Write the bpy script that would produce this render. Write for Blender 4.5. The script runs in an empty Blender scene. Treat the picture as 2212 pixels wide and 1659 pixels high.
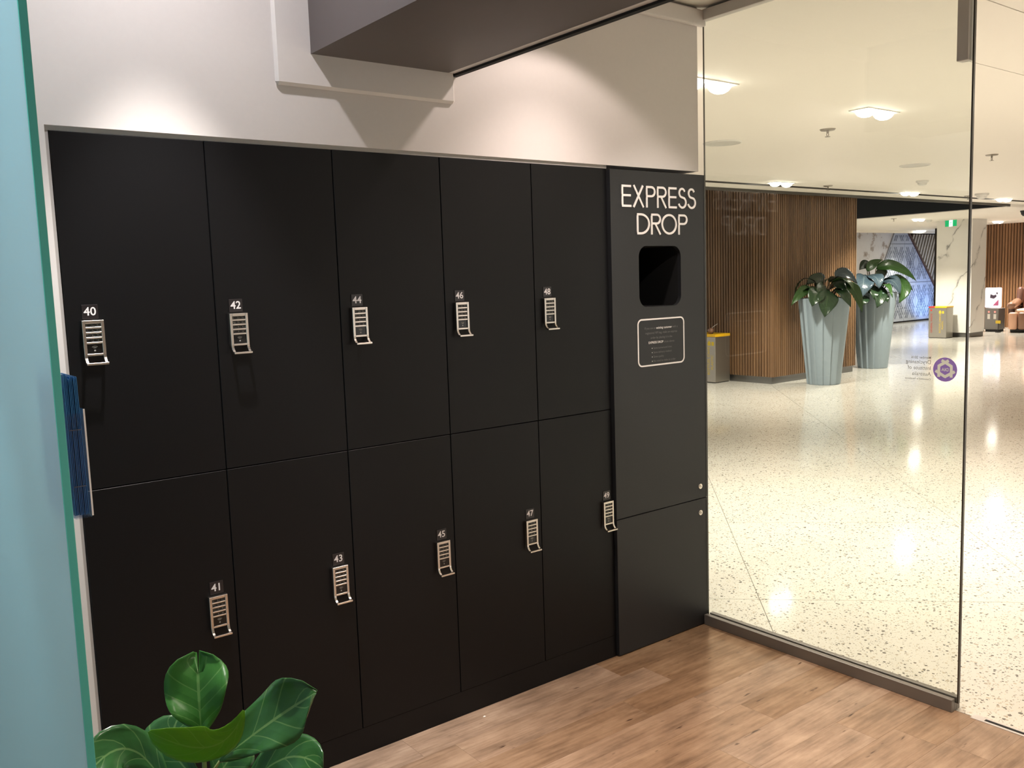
import bpy, math, random
from mathutils import Vector, Matrix
random.seed(4)
SC = bpy.context.scene
COL = SC.collection

# ------------------------------------------------------------------ camera
YAW, PITCH, ROLL, FPX = 0.6564, -0.1137, -0.0335, 1935.8
CAM = Vector((-0.5205, -2.5973, 1.5656))
def make_camera():
    cy, sy, cp, sp = math.cos(YAW), math.sin(YAW), math.cos(PITCH), math.sin(PITCH)
    fwd = Vector((sy*cp, cy*cp, sp)); r = Vector((cy, -sy, 0)); u = r.cross(fwd)
    cr, sr = math.cos(ROLL), math.sin(ROLL)
    r2 = r*cr + u*sr; u2 = u*cr - r*sr
    cam = bpy.data.cameras.new('camera'); ob = bpy.data.objects.new('camera', cam); COL.objects.link(ob)
    m = Matrix((r2, u2, -fwd)).transposed().to_4x4(); m.translation = CAM
    ob.matrix_world = m
    cam.sensor_width = 36.0; cam.sensor_fit = 'HORIZONTAL'; cam.lens = FPX/2212*36.0
    cam.clip_start = 0.02; cam.clip_end = 200
    SC.camera = ob
make_camera()

# ------------------------------------------------------------------ world + exposure
w = bpy.data.worlds.new('world'); SC.world = w; w.use_nodes = True
bg = w.node_tree.nodes['Background']; bg.inputs[0].default_value = (1.0, 0.92, 0.83, 1); bg.inputs[1].default_value = 1.15
vs = SC.view_settings
vs.view_transform = 'Standard'; vs.look = 'None'; vs.exposure = 0.0; vs.gamma = 1.0; vs.use_curve_mapping = False

# ------------------------------------------------------------------ lamps of the shop ceiling
def lamp(name, loc, target, power, color, angle, blend=0.5, size=0.03, parent=None):
    L = bpy.data.lights.new(name, 'SPOT'); L.energy = power; L.color = color
    L.spot_size = math.radians(angle); L.spot_blend = blend; L.shadow_soft_size = size
    o = bpy.data.objects.new(name, L); COL.objects.link(o)
    d = Vector(target) - Vector(loc)
    o.rotation_euler = d.to_track_quat('-Z', 'Y').to_euler(); o.location = loc
    if parent: o.parent = parent
    return o
SHOP_LAMPS = [  # label, x, y, ceiling z, [(power, cone angle, blend, colour)]
    ('recessed spot above locker 40 making the hot patch on the wall', 0.265, -0.37, 3.0, [(260, 48, .5, (1, .93, .88))]),
    ('recessed wall washer left of the dark beam', 0.235, -0.47, 3.0, [(46, 160, .9, (1, .945, .955))]),
    ('recessed spot right of the dark beam above locker 48', 1.63, -0.42, 2.68, [(18, 119, .22, (1, .84, .77)), (60, 92, .85, (1, .84, .77))]),
    ('recessed spot over the middle of the shop floor', 1.62, -1.25, 2.68, [(150, 62, .95, (1, .66, .43))]),
    ('recessed spot over the shop floor by the entrance', 2.1, -1.75, 2.68, [(80, 85, .8, (1, .84, .70))]),
    ('added spot brightening the drop cabinet lettering', 1.95, -1.55, 2.68, [(75, 34, .7, (1, .90, .82), (2.27, 0, 1.55))]),  # added only to brighten the cream letters, no known fitting there
    ('recessed spot over the shop floor near the counter', 0.2, -2.2, 3.0, [(110, 90, .8, (1, .84, .72))]),
    ('recessed spot behind the frosted screen', -0.95, -1.3, 3.0, [(150, 120, .8, (.95, .98, 1))]),
]

# ------------------------------------------------------------------ helpers
def tag(o, label, cat, group=None, kind=None):
    o['label'] = label; o['category'] = cat
    if group: o['group'] = group
    if kind: o['kind'] = kind
    return o
def empty(name, loc, rz=0):
    o = bpy.data.objects.new(name, None); COL.objects.link(o)
    o.location = loc; o.rotation_euler = (0, 0, rz); o.empty_display_size = .1
    return o
class MB:
    def __init__(s): s.v = []; s.f = []; s.m = []; s.uv = None
    def add(s, vs, fs, mi=0):
        b = len(s.v); s.v += [tuple(p) for p in vs]
        for f in fs: s.f.append(tuple(i+b for i in f)); s.m.append(mi)
        return s
    def box(s, x0, x1, y0, y1, z0, z1, mi=0):
        return s.add([(x0,y0,z0),(x1,y0,z0),(x1,y1,z0),(x0,y1,z0),(x0,y0,z1),(x1,y0,z1),(x1,y1,z1),(x0,y1,z1)],
            [(0,3,2,1),(4,5,6,7),(0,1,5,4),(1,2,6,5),(2,3,7,6),(3,0,4,7)], mi)
    def prism(s, poly, d, mi=0):
        """poly: 3D points of one flat face (counter-clockwise seen from its front), d: vector to the back face"""
        n = len(poly); d = Vector(d); a = [Vector(p) for p in poly]
        vs = a + [p+d for p in a]
        fs = [tuple(range(n)), tuple(range(2*n-1, n-1, -1))] + [(i, i+n, (i+1) % n+n, (i+1) % n) for i in range(n)]
        return s.add(vs, fs, mi)
    def cyl(s, p0, p1, r0, r1=None, n=16, mi=0, caps=True):
        p0, p1 = Vector(p0), Vector(p1); r1 = r0 if r1 is None else r1
        t = (p1-p0).normalized(); a = t.orthogonal().normalized(); b = t.cross(a)
        vs = []
        for p, r in ((p0, r0), (p1, r1)):
            for i in range(n):
                an = 2*math.pi*i/n; vs.append(p + a*(r*math.cos(an)) + b*(r*math.sin(an)))
        fs = [(i, (i+1) % n, (i+1) % n+n, i+n) for i in range(n)]
        if caps: fs += [tuple(range(n-1, -1, -1)), tuple(range(n, 2*n))]
        return s.add(vs, fs, mi)
    def tube(s, path, r, n=8, mi=0):
        P = [Vector(p) for p in path]; rr = r if isinstance(r, (list, tuple)) else [r]*len(P)
        vs = []; up = None
        for i, p in enumerate(P):
            t = (P[min(i+1, len(P)-1)] - P[max(i-1, 0)]).normalized()
            up = t.orthogonal().normalized() if up is None else (up - t*up.dot(t)).normalized()
            b = t.cross(up)
            for k in range(n):
                an = 2*math.pi*k/n; vs.append(p + up*(rr[i]*math.cos(an)) + b*(rr[i]*math.sin(an)))
        fs = []
        for i in range(len(P)-1):
            for k in range(n): fs.append((i*n+k, i*n+(k+1) % n, (i+1)*n+(k+1) % n, (i+1)*n+k))
        fs += [tuple(range(n-1, -1, -1)), tuple(range((len(P)-1)*n, len(P)*n))]
        return s.add(vs, fs, mi)
    def lathe(s, prof, n=32, mi=0, fn=None):
        vs = []
        for (r, z) in prof:
            for k in range(n):
                an = 2*math.pi*k/n; q = r*(fn(an, z) if fn else 1); vs.append((q*math.cos(an), q*math.sin(an), z))
        fs = [(i*n+k, i*n+(k+1) % n, (i+1)*n+(k+1) % n, (i+1)*n+k) for i in range(len(prof)-1) for k in range(n)]
        return s.add(vs, fs, mi)
    def mesh(s, name, mats, smooth=False):
        me = bpy.data.meshes.new(name); me.from_pydata(s.v, [], s.f)
        for m in (mats if isinstance(mats, (list, tuple)) else [mats]): me.materials.append(m)
        if len(set(s.m)) > 1: me.polygons.foreach_set('material_index', s.m)
        if smooth: me.polygons.foreach_set('use_smooth', [True]*len(s.f))
        if s.uv:
            l = me.uv_layers.new(name='UVMap')
            for lp in me.loops: l.data[lp.index].uv = s.uv[lp.vertex_index]
        me.update(); return me
    def build(s, name, mats, parent=None, smooth=False, bevel=0, seg=2, loc=None, angle=None):
        o = bpy.data.objects.new(name, s.mesh(name, mats, smooth)); COL.objects.link(o)
        if parent: o.parent = parent
        if loc: o.location = loc
        if bevel:
            b = o.modifiers.new('bevel', 'BEVEL'); b.width = bevel; b.segments = seg; b.limit_method = 'ANGLE'; b.angle_limit = math.radians(35)
        return o
def inst(name, me, parent=None, loc=(0, 0, 0)):
    o = bpy.data.objects.new(name, me); COL.objects.link(o); o.location = loc
    if parent: o.parent = parent
    return o
def copy_tree(o, parent=None):
    c = o.copy(); COL.objects.link(c)
    if parent: c.parent = parent
    for ch in list(o.children): copy_tree(ch, c)
    return c
def clip(poly, fn):
    """keep the part of a 2D polygon where fn(p) >= 0 (fn linear)"""
    out = []
    for i in range(len(poly)):
        a, b = poly[i], poly[(i+1) % len(poly)]; fa, fb = fn(a), fn(b)
        if fa >= 0: out.append(a)
        if (fa >= 0) != (fb >= 0):
            t = fa/(fa-fb); out.append((a[0]+(b[0]-a[0])*t, a[1]+(b[1]-a[1])*t))
    return out
def rrect(x0, x1, z0, z1, r, n=6):
    pts = []
    for cx, cz, a0 in ((x1-r, z1-r, 0), (x0+r, z1-r, 90), (x0+r, z0+r, 180), (x1-r, z0+r, 270)):
        for k in range(n+1):
            a = math.radians(a0+90*k/n); pts.append((cx+r*math.cos(a), cz+r*math.sin(a)))
    return pts
def ribbon(mb, pts, wd, to3, depth, closed=False, mi=0, lift=0):
    """flat stroke of width wd along 2D points, given depth by extrusion along `depth`"""
    n = len(pts); L = []; Rr = []
    for i, p in enumerate(pts):
        a = pts[(i-1) % n] if (closed or i > 0) else p
        b = pts[(i+1) % n] if (closed or i < n-1) else p
        d1 = Vector((p[0]-a[0], p[1]-a[1])); d2 = Vector((b[0]-p[0], b[1]-p[1]))
        if d1.length < 1e-9: d1 = d2
        if d2.length < 1e-9: d2 = d1
        d1.normalize(); d2.normalize(); t = (d1+d2)
        t = d1 if t.length < 1e-6 else t.normalized()
        nn = Vector((-t.y, t.x)); k = wd/2/max(.35, nn.dot(Vector((-d1.y, d1.x))))
        L.append((p[0]+nn.x*k, p[1]+nn.y*k)); Rr.append((p[0]-nn.x*k, p[1]-nn.y*k))
    for i in range(n if closed else n-1):
        j = (i+1) % n
        off = -Vector(depth).normalized()*lift
        mb.prism([Vector(to3(*q))+off for q in (Rr[i], Rr[j], L[j], L[i])], depth, mi)
def text_mb(mb, s, size, to3, depth=None, align='LEFT', bold=0.0, mi=0, space=1.0):
    cu = bpy.data.curves.new('txt', 'FONT'); cu.body = s; cu.size = size; cu.align_x = align; cu.offset = bold*size; cu.space_character = space
    cu.resolution_u = 3
    o = bpy.data.objects.new('txt', cu); COL.objects.link(o)
    dg = bpy.context.evaluated_depsgraph_get(); dg.update()
    me = bpy.data.meshes.new_from_object(o.evaluated_get(dg))
    mb.add([to3(v.co.x, v.co.y) for v in me.vertices], [tuple(p.vertices) for p in me.polygons], mi)
    bpy.data.objects.remove(o); bpy.data.curves.remove(cu); bpy.data.meshes.remove(me)
    return mb

# ------------------------------------------------------------------ materials
def N(nt, typ, **kw):
    n = nt.nodes.new(typ)
    for k, v in kw.items(): setattr(n, k, v)
    return n
def mat(name, color, rough=.5, metal=0, spec=.5, emit=None, estr=1, coat=0, noise=None, bump=0):
    m = bpy.data.materials.new(name); m.use_nodes = True; nt = m.node_tree; b = nt.nodes['Principled BSDF']
    b.inputs['Base Color'].default_value = (*color, 1); b.inputs['Roughness'].default_value = rough
    b.inputs['Metallic'].default_value = metal; b.inputs['Specular IOR Level'].default_value = spec
    b.inputs['Coat Weight'].default_value = coat; b.inputs['Coat Roughness'].default_value = .1
    if emit: b.inputs['Emission Color'].default_value = (*emit, 1); b.inputs['Emission Strength'].default_value = estr
    if noise:   # (scale, amount)
        t = N(nt, 'ShaderNodeTexCoord'); nz = N(nt, 'ShaderNodeTexNoise'); nz.inputs['Scale'].default_value = noise[0]; nz.inputs['Detail'].default_value = 4
        nt.links.new(t.outputs['Object'], nz.inputs['Vector'])
        mx = N(nt, 'ShaderNodeMix', data_type='RGBA')
        mx.inputs[6].default_value = (*[c*(1-noise[1]) for c in color], 1); mx.inputs[7].default_value = (*[min(1, c*(1+noise[1])) for c in color], 1)
        nt.links.new(nz.outputs['Fac'], mx.inputs[0]); nt.links.new(mx.outputs[2], b.inputs['Base Color'])
        if bump:
            bp = N(nt, 'ShaderNodeBump'); bp.inputs['Strength'].default_value = bump; bp.inputs['Distance'].default_value = .002
            nt.links.new(nz.outputs['Fac'], bp.inputs['Height']); nt.links.new(bp.outputs[0], b.inputs['Normal'])
    return m
def ramp(nt, fac, stops):
    r = N(nt, 'ShaderNodeValToRGB'); e = r.color_ramp.elements
    while len(e) < len(stops): e.new(.5)
    for el, (p, c) in zip(e, stops): el.position = p; el.color = (*c, 1)
    nt.links.new(fac, r.inputs[0]); return r.outputs[0]
def math_(nt, op, a, b=None, c=None):
    n = N(nt, 'ShaderNodeMath', operation=op)
    for i, x in enumerate((a, b, c)):
        if x is None: continue
        if isinstance(x, (int, float)): n.inputs[i].default_value = x
        else: nt.links.new(x, n.inputs[i])
    return n.outputs[0]
def mixc(nt, fac, a, b, mode='MIX'):
    n = N(nt, 'ShaderNodeMix', data_type='RGBA', blend_type=mode)
    for s, x in ((0, fac), (6, a), (7, b)):
        if isinstance(x, (int, float)): n.inputs[s].default_value = x
        elif isinstance(x, tuple): n.inputs[s].default_value = (*x, 1)
        else: nt.links.new(x, n.inputs[s])
    return n.outputs[2]

def wood_plank():
    m = mat('vinyl_plank', (.3, .2, .14), .33, spec=.5); nt = m.node_tree; b = nt.nodes['Principled BSDF']
    g = N(nt, 'ShaderNodeNewGeometry'); oi = N(nt, 'ShaderNodeObjectInfo')
    off = N(nt, 'ShaderNodeVectorMath', operation='SCALE'); cmb = N(nt, 'ShaderNodeCombineXYZ')
    nt.links.new(oi.outputs['Random'], cmb.inputs[0]); nt.links.new(oi.outputs['Random'], cmb.inputs[1])
    nt.links.new(cmb.outputs[0], off.inputs[0]); off.inputs['Scale'].default_value = 37
    ad = N(nt, 'ShaderNodeVectorMath', operation='ADD'); nt.links.new(g.outputs['Position'], ad.inputs[0]); nt.links.new(off.outputs[0], ad.inputs[1])
    def nz(sc, scale, det):
        mp = N(nt, 'ShaderNodeMapping'); mp.inputs['Scale'].default_value = sc; nt.links.new(ad.outputs[0], mp.inputs[0])
        n = N(nt, 'ShaderNodeTexNoise'); n.inputs['Scale'].default_value = scale; n.inputs['Detail'].default_value = det; n.inputs['Roughness'].default_value = .6
        nt.links.new(mp.outputs[0], n.inputs['Vector']); return n.outputs['Fac']
    grain = nz((1.6, 34, 1), 2.2, 6); blot = nz((1.3, 3.6, 1), 3.4, 7); knot = nz((2.2, 9, 1), 4.0, 2)
    c1 = ramp(nt, blot, [(.30, (.145, .090, .055)), (.50, (.315, .202, .127)), (.68, (.47, .325, .215))])
    c2 = mixc(nt, .38, c1, ramp(nt, grain, [(.3, (.155, .097, .059)), (.65, (.43, .29, .192))]))
    c3 = mixc(nt, ramp(nt, knot, [(.24, (1, 1, 1)), (.32, (0, 0, 0))]), c2, (.075, .045, .03))
    tone = N(nt, 'ShaderNodeHueSaturation'); nt.links.new(c3, tone.inputs['Color'])
    nt.links.new(math_(nt, 'MULTIPLY_ADD', oi.outputs['Random'], .38, .80), tone.inputs['Value'])
    nt.links.new(math_(nt, 'MULTIPLY_ADD', oi.outputs['Random'], -.3, 1.1), tone.inputs['Saturation'])
    nt.links.new(tone.outputs[0], b.inputs['Base Color'])
    nt.links.new(math_(nt, 'MULTIPLY_ADD', grain, .12, .17), b.inputs['Roughness'])
    bp = N(nt, 'ShaderNodeBump'); bp.inputs['Strength'].default_value = .12; bp.inputs['Distance'].default_value = .001
    nt.links.new(grain, bp.inputs['Height']); nt.links.new(bp.outputs[0], b.inputs['Normal'])
    return m
def terrazzo():
    m = mat('terrazzo', (.7, .66, .55), .095, spec=.55); nt = m.node_tree; b = nt.nodes['Principled BSDF']
    g = N(nt, 'ShaderNodeNewGeometry')
    def chips(scale, lo, hi, keep):
        v = N(nt, 'ShaderNodeTexVoronoi'); v.inputs['Scale'].default_value = scale; nt.links.new(g.outputs['Position'], v.inputs['Vector'])
        sep = N(nt, 'ShaderNodeSeparateColor'); nt.links.new(v.outputs['Color'], sep.inputs[0])
        size = math_(nt, 'MULTIPLY_ADD', sep.outputs[1], hi-lo, lo)
        inside = math_(nt, 'LESS_THAN', v.outputs['Distance'], size)
        return math_(nt, 'MULTIPLY', inside, math_(nt, 'LESS_THAN', sep.outputs[0], keep)), sep.outputs[2]
    f1, r1 = chips(78, .18, .5, .30); f2, r2 = chips(150, .2, .5, .38); f3, r3 = chips(48, .2, .42, .10)
    nz = N(nt, 'ShaderNodeTexNoise'); nz.inputs['Scale'].default_value = 2.5; nt.links.new(g.outputs['Position'], nz.inputs['Vector'])
    base = mixc(nt, nz.outputs['Fac'], (.66, .63, .56), (.76, .735, .67))
    c = mixc(nt, f2, base, ramp(nt, r2, [(.2, (.30, .27, .22)), (.9, (.62, .55, .42))]))
    c = mixc(nt, f1, c, ramp(nt, r1, [(.2, (.13, .125, .11)), (.6, (.30, .27, .22)), (.95, (.55, .48, .37))]))
    c = mixc(nt, f3, c, ramp(nt, r3, [(.2, (.16, .15, .13)), (.95, (.48, .42, .33))]))
    nt.links.new(c, b.inputs['Base Color']); return m
def slat_wood(name, a, bcol):
    m = mat(name, a, .5); nt = m.node_tree; b = nt.nodes['Principled BSDF']
    g = N(nt, 'ShaderNodeNewGeometry'); mp = N(nt, 'ShaderNodeMapping'); mp.inputs['Scale'].default_value = (20, 20, 1.2); nt.links.new(g.outputs['Position'], mp.inputs[0])
    n = N(nt, 'ShaderNodeTexNoise'); n.inputs['Scale'].default_value = 2; n.inputs['Detail'].default_value = 4; nt.links.new(mp.outputs[0], n.inputs['Vector'])
    f = math_(nt, 'ADD', math_(nt, 'MULTIPLY', n.outputs['Fac'], .5), math_(nt, 'MULTIPLY', g.outputs['Random Per Island'], .35))
    nt.links.new(ramp(nt, f, [(.15, a), (.85, bcol)]), b.inputs['Base Color']); return m
def marble():
    m = mat('white_marble', (.75, .73, .70), .18); nt = m.node_tree; b = nt.nodes['Principled BSDF']
    t = N(nt, 'ShaderNodeTexCoord'); sep = N(nt, 'ShaderNodeSeparateXYZ'); nt.links.new(t.outputs['Object'], sep.inputs[0])
    n = N(nt, 'ShaderNodeTexNoise'); n.inputs['Scale'].default_value = 1.6; n.inputs['Detail'].default_value = 6; nt.links.new(t.outputs['Object'], n.inputs['Vector'])
    n2 = N(nt, 'ShaderNodeTexNoise'); n2.inputs['Scale'].default_value = 5; n2.inputs['Detail'].default_value = 3; nt.links.new(t.outputs['Object'], n2.inputs['Vector'])
    h = math_(nt, 'SUBTRACT', sep.outputs[0], sep.outputs[1])
    s = math_(nt, 'ADD', math_(nt, 'MULTIPLY', h, 1.45), math_(nt, 'MULTIPLY', sep.outputs[2], -.95))
    s = math_(nt, 'ADD', s, math_(nt, 'MULTIPLY', n.outputs['Fac'], 1.5))
    d = math_(nt, 'ABSOLUTE', math_(nt, 'SUBTRACT', math_(nt, 'FRACT', math_(nt, 'MULTIPLY', s, .8)), .5))
    v = ramp(nt, d, [(0, (1, 1, 1)), (.012, (.7, .7, .7)), (.035, (.12, .12, .12)), (.12, (0, 0, 0))])
    v = math_(nt, 'MULTIPLY', v, ramp(nt, n2.outputs['Fac'], [(.38, (.15, .15, .15)), (.6, (1, 1, 1))]))
    nt.links.new(mixc(nt, v, (.76, .74, .70), (.20, .19, .18)), b.inputs['Base Color']); return m
def leaf_mat(name, dark, light, vein, rough=.3, nveins=7, trans=.15):
    m = mat(name, dark, rough, spec=.5); nt = m.node_tree; b = nt.nodes['Principled BSDF']
    uv = N(nt, 'ShaderNodeUVMap'); sep = N(nt, 'ShaderNodeSeparateXYZ'); nt.links.new(uv.outputs[0], sep.inputs[0])
    u = math_(nt, 'ABSOLUTE', math_(nt, 'SUBTRACT', sep.outputs[0], .5)); t = sep.outputs[1]
    ph = math_(nt, 'FRACT', math_(nt, 'MULTIPLY', math_(nt, 'SUBTRACT', t, math_(nt, 'MULTIPLY', u, .55)), nveins))
    side = math_(nt, 'LESS_THAN', math_(nt, 'ABSOLUTE', math_(nt, 'SUBTRACT', ph, .5)), .032)
    mid = math_(nt, 'LESS_THAN', u, .022)
    v = math_(nt, 'MAXIMUM', mid, math_(nt, 'MULTIPLY', side, .7))
    nz = N(nt, 'ShaderNodeTexNoise'); nz.inputs['Scale'].default_value = 4; nt.links.new(uv.outputs[0], nz.inputs['Vector'])
    c = mixc(nt, nz.outputs['Fac'], dark, light)
    nt.links.new(mixc(nt, v, c, vein), b.inputs['Base Color'])
    bp = N(nt, 'ShaderNodeBump'); bp.inputs['Strength'].default_value = .4; bp.inputs['Distance'].default_value = .003
    nt.links.new(math_(nt, 'ABSOLUTE', math_(nt, 'SUBTRACT', ph, .5)), bp.inputs['Height']); nt.links.new(bp.outputs[0], b.inputs['Normal'])
    if trans:
        tr = N(nt, 'ShaderNodeBsdfTranslucent'); nt.links.new(mixc(nt, .5, c, light), tr.inputs[0])
        ms = N(nt, 'ShaderNodeMixShader'); ms.inputs[0].default_value = trans
        nt.links.new(b.outputs[0], ms.inputs[1]); nt.links.new(tr.outputs[0], ms.inputs[2]); nt.links.new(ms.outputs[0], nt.nodes['Material Output'].inputs[0])
    return m
def clear_glass(name, tint=(.972, .99, .972), ior=1.5, rough=0.0):
    m = bpy.data.materials.new(name); m.use_nodes = True; nt = m.node_tree; nt.nodes.remove(nt.nodes['Principled BSDF'])
    tr = N(nt, 'ShaderNodeBsdfTransparent'); tr.inputs[0].default_value = (*tint, 1)
    gl = N(nt, 'ShaderNodeBsdfGlossy'); gl.inputs['Roughness'].default_value = rough
    fr = N(nt, 'ShaderNodeFresnel'); ge = N(nt, 'ShaderNodeNewGeometry')
    nt.links.new(math_(nt, 'MULTIPLY_ADD', ge.outputs['Backfacing'], 1/ior-ior, ior), fr.inputs['IOR'])   # same reflectance where the straight ray leaves the sheet
    ms = N(nt, 'ShaderNodeMixShader'); nt.links.new(fr.outputs[0], ms.inputs[0]); nt.links.new(tr.outputs[0], ms.inputs[1]); nt.links.new(gl.outputs[0], ms.inputs[2])
    nt.links.new(ms.outputs[0], nt.nodes['Material Output'].inputs[0]); return m
def frosted(name, color, depth_col):
    m = mat(name, color, .35, spec=.5); nt = m.node_tree; b = nt.nodes['Principled BSDF']
    tr = N(nt, 'ShaderNodeBsdfTranslucent'); tr.inputs[0].default_value = (*depth_col, 1)
    ms = N(nt, 'ShaderNodeMixShader'); ms.inputs[0].default_value = .5
    nt.links.new(b.outputs[0], ms.inputs[1]); nt.links.new(tr.outputs[0], ms.inputs[2]); nt.links.new(ms.outputs[0], nt.nodes['Material Output'].inputs[0])
    return m
def mural_mat():
    m = mat('tree_mural', (.7, .7, .75), .6); nt = m.node_tree; b = nt.nodes['Principled BSDF']
    t = N(nt, 'ShaderNodeTexCoord')
    n = N(nt, 'ShaderNodeTexNoise'); n.inputs['Scale'].default_value = 2.1; n.inputs['Detail'].default_value = 8; n.inputs['Roughness'].default_value = .7; nt.links.new(t.outputs['Object'], n.inputs['Vector'])
    c = ramp(nt, n.outputs['Fac'], [(.30, (.20, .15, .12)), (.40, (.42, .36, .33)), (.46, (.76, .76, .80)), (.7, (.84, .84, .88))])
    nt.links.new(c, b.inputs['Base Color']); return m

M = {}
M['white_wall'] = mat('white_paint', (.74, .70, .68), .55, noise=(60, .02))
M['ceil'] = mat('shop_ceiling_paint', (.72, .69, .62), .7)
M['ceil_mall'] = mat('mall_ceiling_paint', (.88, .83, .76), .7)
M['beam'] = mat('dark_taupe_paint', (.115, .095, .092), .5)
M['grey_trim'] = mat('grey_filler', (.40, .385, .37), .5)
M['alu'] = mat('aluminium_trim', (.58, .55, .52), .45)
M['rail'] = mat('bronze_channel', (.20, .18, .16), .4, metal=.2)
M['black_gap'] = mat('black_gap', (.004, .004, .004), .8)
M['locker'] = mat('black_laminate', (.0034, .0034, .0042), .45, spec=.25, noise=(240, .25), bump=.03)
M['carcass'] = mat('locker_carcass', (.006, .006, .006), .6)
M['drop'] = mat('charcoal_laminate', (.0215, .0225, .0245), .45, spec=.35, noise=(240, .2), bump=.03)
M['letter'] = mat('cream_lettering', (.90, .86, .83), .5)
M['numeral'] = mat('white_numeral', (.85, .82, .82), .5)
M['grey_text'] = mat('faded_print', (.16, .155, .15), .6)
M['plate'] = mat('number_plate', (.017, .0135, .0145), .30)
M['chrome'] = mat('brushed_nickel', (.70, .64, .58), .27, metal=1)
M['key'] = mat('key_black', (.012, .012, .011), .35)
M['key_print'] = mat('key_print', (.35, .34, .31), .5)
M['reader'] = mat('reader_black', (.006, .006, .006), .15)
M['plank'] = wood_plank()
M['terrazzo'] = terrazzo()
M['subfloor'] = mat('dark_joint', (.20, .185, .15), .8)
M['subfloor_shop'] = mat('plank_joint', (.12, .085, .06), .8)
M['slat'] = slat_wood('walnut_slat', (.13, .070, .034), (.29, .162, .080))
M['slat_far'] = slat_wood('warm_walnut_slat', (.14, .065, .026), (.31, .15, .062))
M['slat_back'] = mat('slat_backing', (.02, .012, .008), .8)
M['plinth'] = mat('steel_plinth', (.16, .155, .145), .35, metal=.6)
M['marble'] = marble()
M['void'] = mat('black_void', (.008, .0085, .010), .6)
M['fascia'] = mat('dark_bronze_fascia', (.045, .036, .024), .5)
M['glass'] = clear_glass('window_glass')
M['glass_edge'] = mat('glass_edge', (.045, .038, .028), .25)
M['frost'] = frosted('frosted_glass', (.55, .80, .88), (.52, .78, .86))
M['frost_edge'] = mat('teal_glass_edge', (.10, .50, .44), .25)
M['acrylic'] = clear_glass('clear_acrylic', (.90, .92, .96), 1.5)
M['blue_card'] = mat('blue_card', (.06, .26, .58), .4, noise=(30, .2))
M['fig'] = leaf_mat('fig_leaf', (.022, .085, .026), (.045, .15, .04), (.12, .24, .08), .22, 4.5, .15)
M['fig_young'] = leaf_mat('young_fig_leaf', (.10, .28, .012), (.17, .38, .02), (.24, .42, .07), .4, 4.5, .5)
M['fig_mid'] = leaf_mat('midgreen_fig_leaf', (.04, .18, .03), (.07, .25, .045), (.16, .36, .10), .35, 4.5, .35)
M['stem'] = mat('green_stem', (.14, .20, .06), .5, noise=(60, .3))
M['bark'] = mat('brown_stem', (.09, .065, .04), .7, noise=(60, .3))
M['soil'] = mat('potting_soil', (.02, .014, .01), .95, noise=(80, .5), bump=.6)
M['fig_pot'] = mat('white_pot', (.6, .58, .55), .4)
M['planter'] = mat('pale_blue_grey_planter', (.25, .305, .345), .42, noise=(18, .05))
M['philo'] = leaf_mat('philodendron_leaf', (.008, .020, .010), (.016, .040, .014), (.03, .06, .022), .28, 9, .05)
M['philo_light'] = leaf_mat('light_philodendron_leaf', (.016, .050, .010), (.032, .085, .016), (.05, .11, .03), .28, 9, .10)
M['philo_blue'] = leaf_mat('bluish_philodendron_leaf', (.025, .042, .055), (.05, .078, .10), (.10, .13, .14), .2, 9, .04)
M['steel'] = mat('stainless_bin', (.36, .33, .29), .34, metal=.85, noise=(40, .06))
M['yellow'] = mat('yellow_lid', (.80, .46, .01), .45)
M['yellow_print'] = mat('yellow_print', (.62, .44, .03), .5)
M['red'] = mat('red_lid', (.42, .03, .025), .45)
M['black'] = mat('black_plastic', (.01, .01, .01), .5)
M['lamp_on'] = mat('lit_lamp', (1, 1, 1), .5, emit=(1, .94, .82), estr=22)
M['white_plastic'] = mat('white_plastic', (.72, .70, .66), .45)
M['grille'] = mat('speaker_grille', (.60, .58, .54), .6, noise=(400, .1))
M['metal_small'] = mat('sprinkler_metal', (.32, .29, .25), .35, metal=.8)
M['exit_green'] = mat('exit_green', (.0, .25, .08), .5, emit=(.0, .30, .10), estr=1.1)
M['exit_white'] = mat('exit_white', (.9, .9, .9), .5, emit=(.75, .95, 1.0), estr=1.6)
M['purple'] = mat('purple_vinyl', (.33, .20, .66), .5)
M['vinyl_white'] = mat('white_vinyl', (.86, .84, .82), .5)
M['vinyl_grey'] = mat('grey_vinyl', (.30, .29, .29), .6)
for k_ in ('purple', 'vinyl_white', 'vinyl_grey'):
    nt = M[k_].node_tree; b = nt.nodes['Principled BSDF']; tr = N(nt, 'ShaderNodeBsdfTranslucent'); tr.inputs[0].default_value = b.inputs['Base Color'].default_value
    ms = N(nt, 'ShaderNodeMixShader'); ms.inputs[0].default_value = .6
    nt.links.new(b.outputs[0], ms.inputs[1]); nt.links.new(tr.outputs[0], ms.inputs[2]); nt.links.new(ms.outputs[0], nt.nodes['Material Output'].inputs[0])
M['panel_white'] = mat('perforated_panel', (.52, .56, .65), .5)  # bluish base: some of the blue LED light is put into the colour
M['perf'] = mat('dark_perforation', (.05, .065, .11), .8)
M['mural'] = mural_mat()
M['rust'] = mat('rust_edge', (.09, .035, .022), .6)
M['beige_slat'] = mat('beige_batten', (.66, .58, .46), .6)
M['tan'] = mat('tan_leather', (.62, .36, .24), .35)
M['cream'] = mat('cream_leather', (.80, .58, .42), .4)
M['brown_leather'] = mat('brown_leather', (.10, .048, .034), .3)
M['mid_brown'] = mat('bronze_leather', (.26, .14, .09), .3)
M['kiosk'] = mat('grey_kiosk', (.20, .19, .18), .4)
M['lightbox'] = mat('lightbox_white', (.9, .9, .95), .5, emit=(.85, .85, 1.0), estr=2.2)
M['poster'] = mat('poster_paper', (.8, .78, .82), .5, emit=(.8, .78, .85), estr=.75)
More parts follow.
